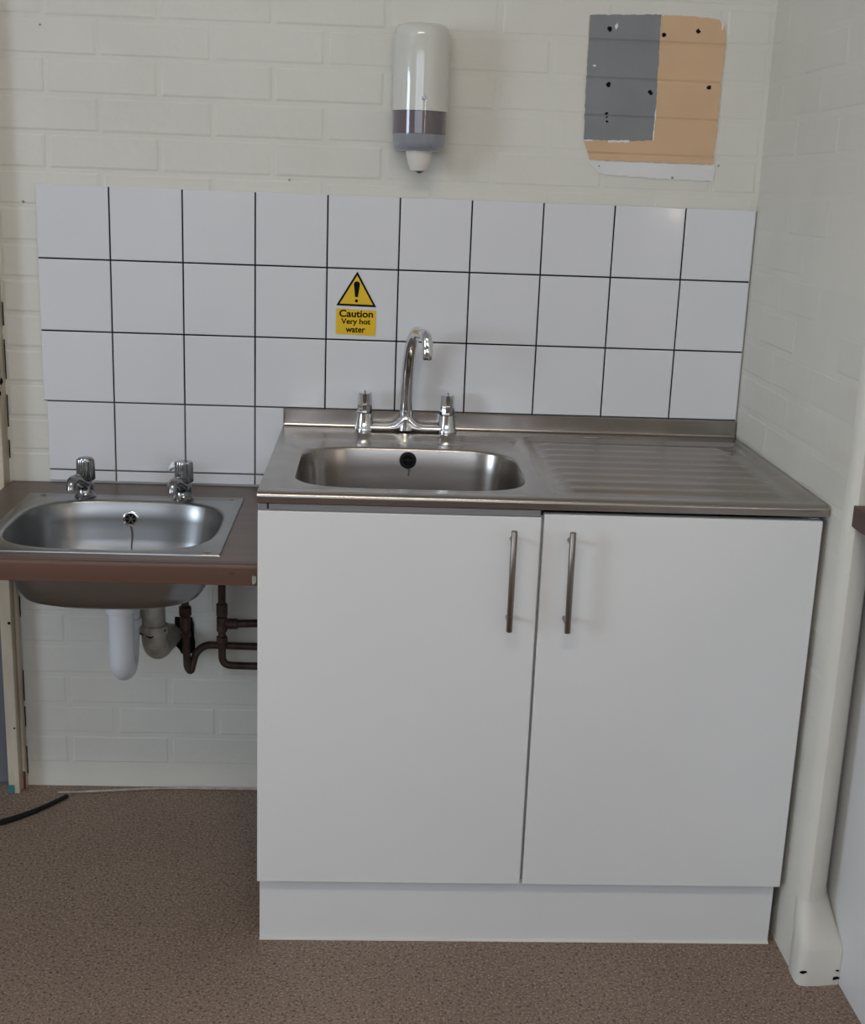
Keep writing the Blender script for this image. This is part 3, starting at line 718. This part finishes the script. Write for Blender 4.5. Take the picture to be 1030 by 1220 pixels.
# ------------------------------------------------------------------ waste trap and pipes under the basin
wt = empty('waste_trap', (-1.316, -.30, .38), 'white plastic u bend waste trap hanging under the basin', 'trap')
TYy = -.24
tx = -1.315
bm = B(); tube(bm, rounded([(tx, TYy-.03, .5985), (tx, TYy-.03, .405), (tx-.008, TYy+.055, .385), (tx-.006, TYy+.075, .52)], .052, 10), .0255, 24); ub = obj('u_bend', bm, M_PVC, wt, True, angle=60)
bm = B(); lathe(bm, [(.0275, .535), (.031, .537), (.031, .562), (.0275, .564)], (tx, TYy-.03, 0), n=28); obj('collar', bm, M_PVC, wt, True, angle=40)
bm = B(); tube(bm, rounded([(tx-.006, TYy+.075, .505), (tx-.004, TYy+.085, .540), (-1.276, TYy+.105, .542), (-1.275, TYy+.105, .519)], .02, 8), .021, 20); obj('outlet_arm', bm, M_PVC, wt, True, angle=60)
bm = B(); lathe(bm, [(.0285, -.006), (.030, -.004), (.030, .010), (.0285, .012)], (tx-.0068, TYy+.070, .475), (.02, .1, 1), n=24); obj('collar', bm, M_PVC, wt, True, angle=40)
wp = empty('waste_pipe', (-1.255, -.1, .36), 'aged beige waste pipe elbow entering the wall under the basin', 'pipe')
bm = B(); tube(bm, rounded([(-1.2755, -.135, .517), (-1.2725, -.132, .395), (-1.262, .006, .385)], .050, 10), .0270, 24); obj('elbow', bm, M_PVCOLD, wp, True, angle=60)
bm = B(); lathe(bm, [(.028, 0), (.0305, .002), (.0305, .022), (.028, .024)], (-1.2735, -.134, .438), (.03, 0, 1), n=24); obj('socket', bm, M_PVCOLD, wp, True, angle=40)
bm = B(); tube(bm, [(-1.3035, -.150, .446), (-1.275, -.1665, .440), (-1.245, -.148, .452)], .0016, 6); obj('wire_tie', bm, M_DARK, wp)
bm = B(); prism(bm, ragged([(-1.250, .428), (-1.212, .428), (-1.207, .395), (-1.205, .340), (-1.235, .338), (-1.250, .36)], .003, .012, 81), 'y', BY+.0004, BY-.0012)
obj('hole_in_wall', bm, M_DARK, wall_back, label='dark ragged hole in the wall around the waste pipe')

def pipe_thing(name, label, runs, fittings):
    loc = runs[0][0][0]; e = empty(name, Vector(loc), label, 'pipe')
    for pts, r in runs:
        bm = B(); tube(bm, rounded(pts, .022, 8), r, 16); obj('pipe_run', bm, M_COPPER, e, True, angle=60)
    for c, ax, r, L in fittings:
        bm = B(); lathe(bm, [(r*.8, -L/2), (r, -L/2+.002), (r, L/2-.002), (r*.8, L/2)], c, ax, 6 if r > .0125 else 16); obj('fitting', bm, M_COPPER, e)
py = -.045
pipe_thing('supply_pipe', 'dark copper supply pipe with a bend below the right pillar tap',
           [([(-1.2155, py-.02, .695), (-1.2155, py-.02, .45), (-1.2125, py-.02, .335), (-1.205, py-.018, .322), (-1.195, py-.01, .365), (-1.175, py, .381), (-1.062, py, .379), (-1.004, py, .379)], .0085)],
           [((-1.2155, py-.02, .468), (0, 0, 1), .0150, .022), ((-1.2155, py-.02, .440), (0, 0, 1), .0115, .034), ((-1.2150, py-.02, .412), (0, 0, 1), .0135, .012)])
pipe_thing('supply_pipe', 'dark copper supply pipe with a tee next to the white cabinet',
           [([(-1.1335, py-.026, .70), (-1.1335, py-.026, .343), (-1.062, py-.026, .342), (-1.004, py-.026, .342)], .0085),
            ([(-1.1335, py-.026, .441), (-1.09, py-.026, .443), (-1.004, py-.026, .446)], .0088)],
           [((-1.1335, py-.026, .475), (0, 0, 1), .0125, .030), ((-1.1335, py-.026, .441), (0, 0, 1), .0120, .036), ((-1.1335, py-.026, .405), (0, 0, 1), .0135, .014), ((-1.112, py-.026, .442), (1, 0, 0), .0120, .028)])

# ------------------------------------------------------------------ panel and worktop at the right edge
obj('wall_under_worktop', box(B(), .0785, .096, -3.1, -.6225, 0, .866, .001), M_DOORW, kind='structure')
wk = empty('side_worktop', (.35, -1.8, .868), 'end of a dark brown timber worktop let into the right wall', 'worktop')
bm = B(); box(bm, .010, .66, -3.1, -.690, .868, .906, .002); obj('board', bm, M_WOODR, wk)

# ------------------------------------------------------------------ small things on the floor
bm = B()
pts = bez((-1.72, -.235, .006), (-1.62, -.20, .006), (-1.56, -.155, .006), (-1.495, -.052, .006), 20)
tube(bm, pts, [.011-.0055*i/20 for i in range(21)], 10)
for v in bm.verts: v.co.z = max(.0003, v.co.z*.75)
obj('floor_cable', bm, M_RUBBER, smooth=True, label='black cable lying on the floor in the left corner', cat='cable', origin=(-1.6, -.15, 0))
bm = B(); tube(bm, bez((-1.520, -.034, .004), (-1.42, -.030, .004), (-1.33, -.002, .004), (-1.20, -.004, .004), 16)+[Vector((-1.0, -.004, .004))], .0028, 8)
for v in bm.verts: v.co.z = max(.0003, v.co.z)
obj('baseboard_back', bm, M_PVCOLD, smooth=True, kind='structure')
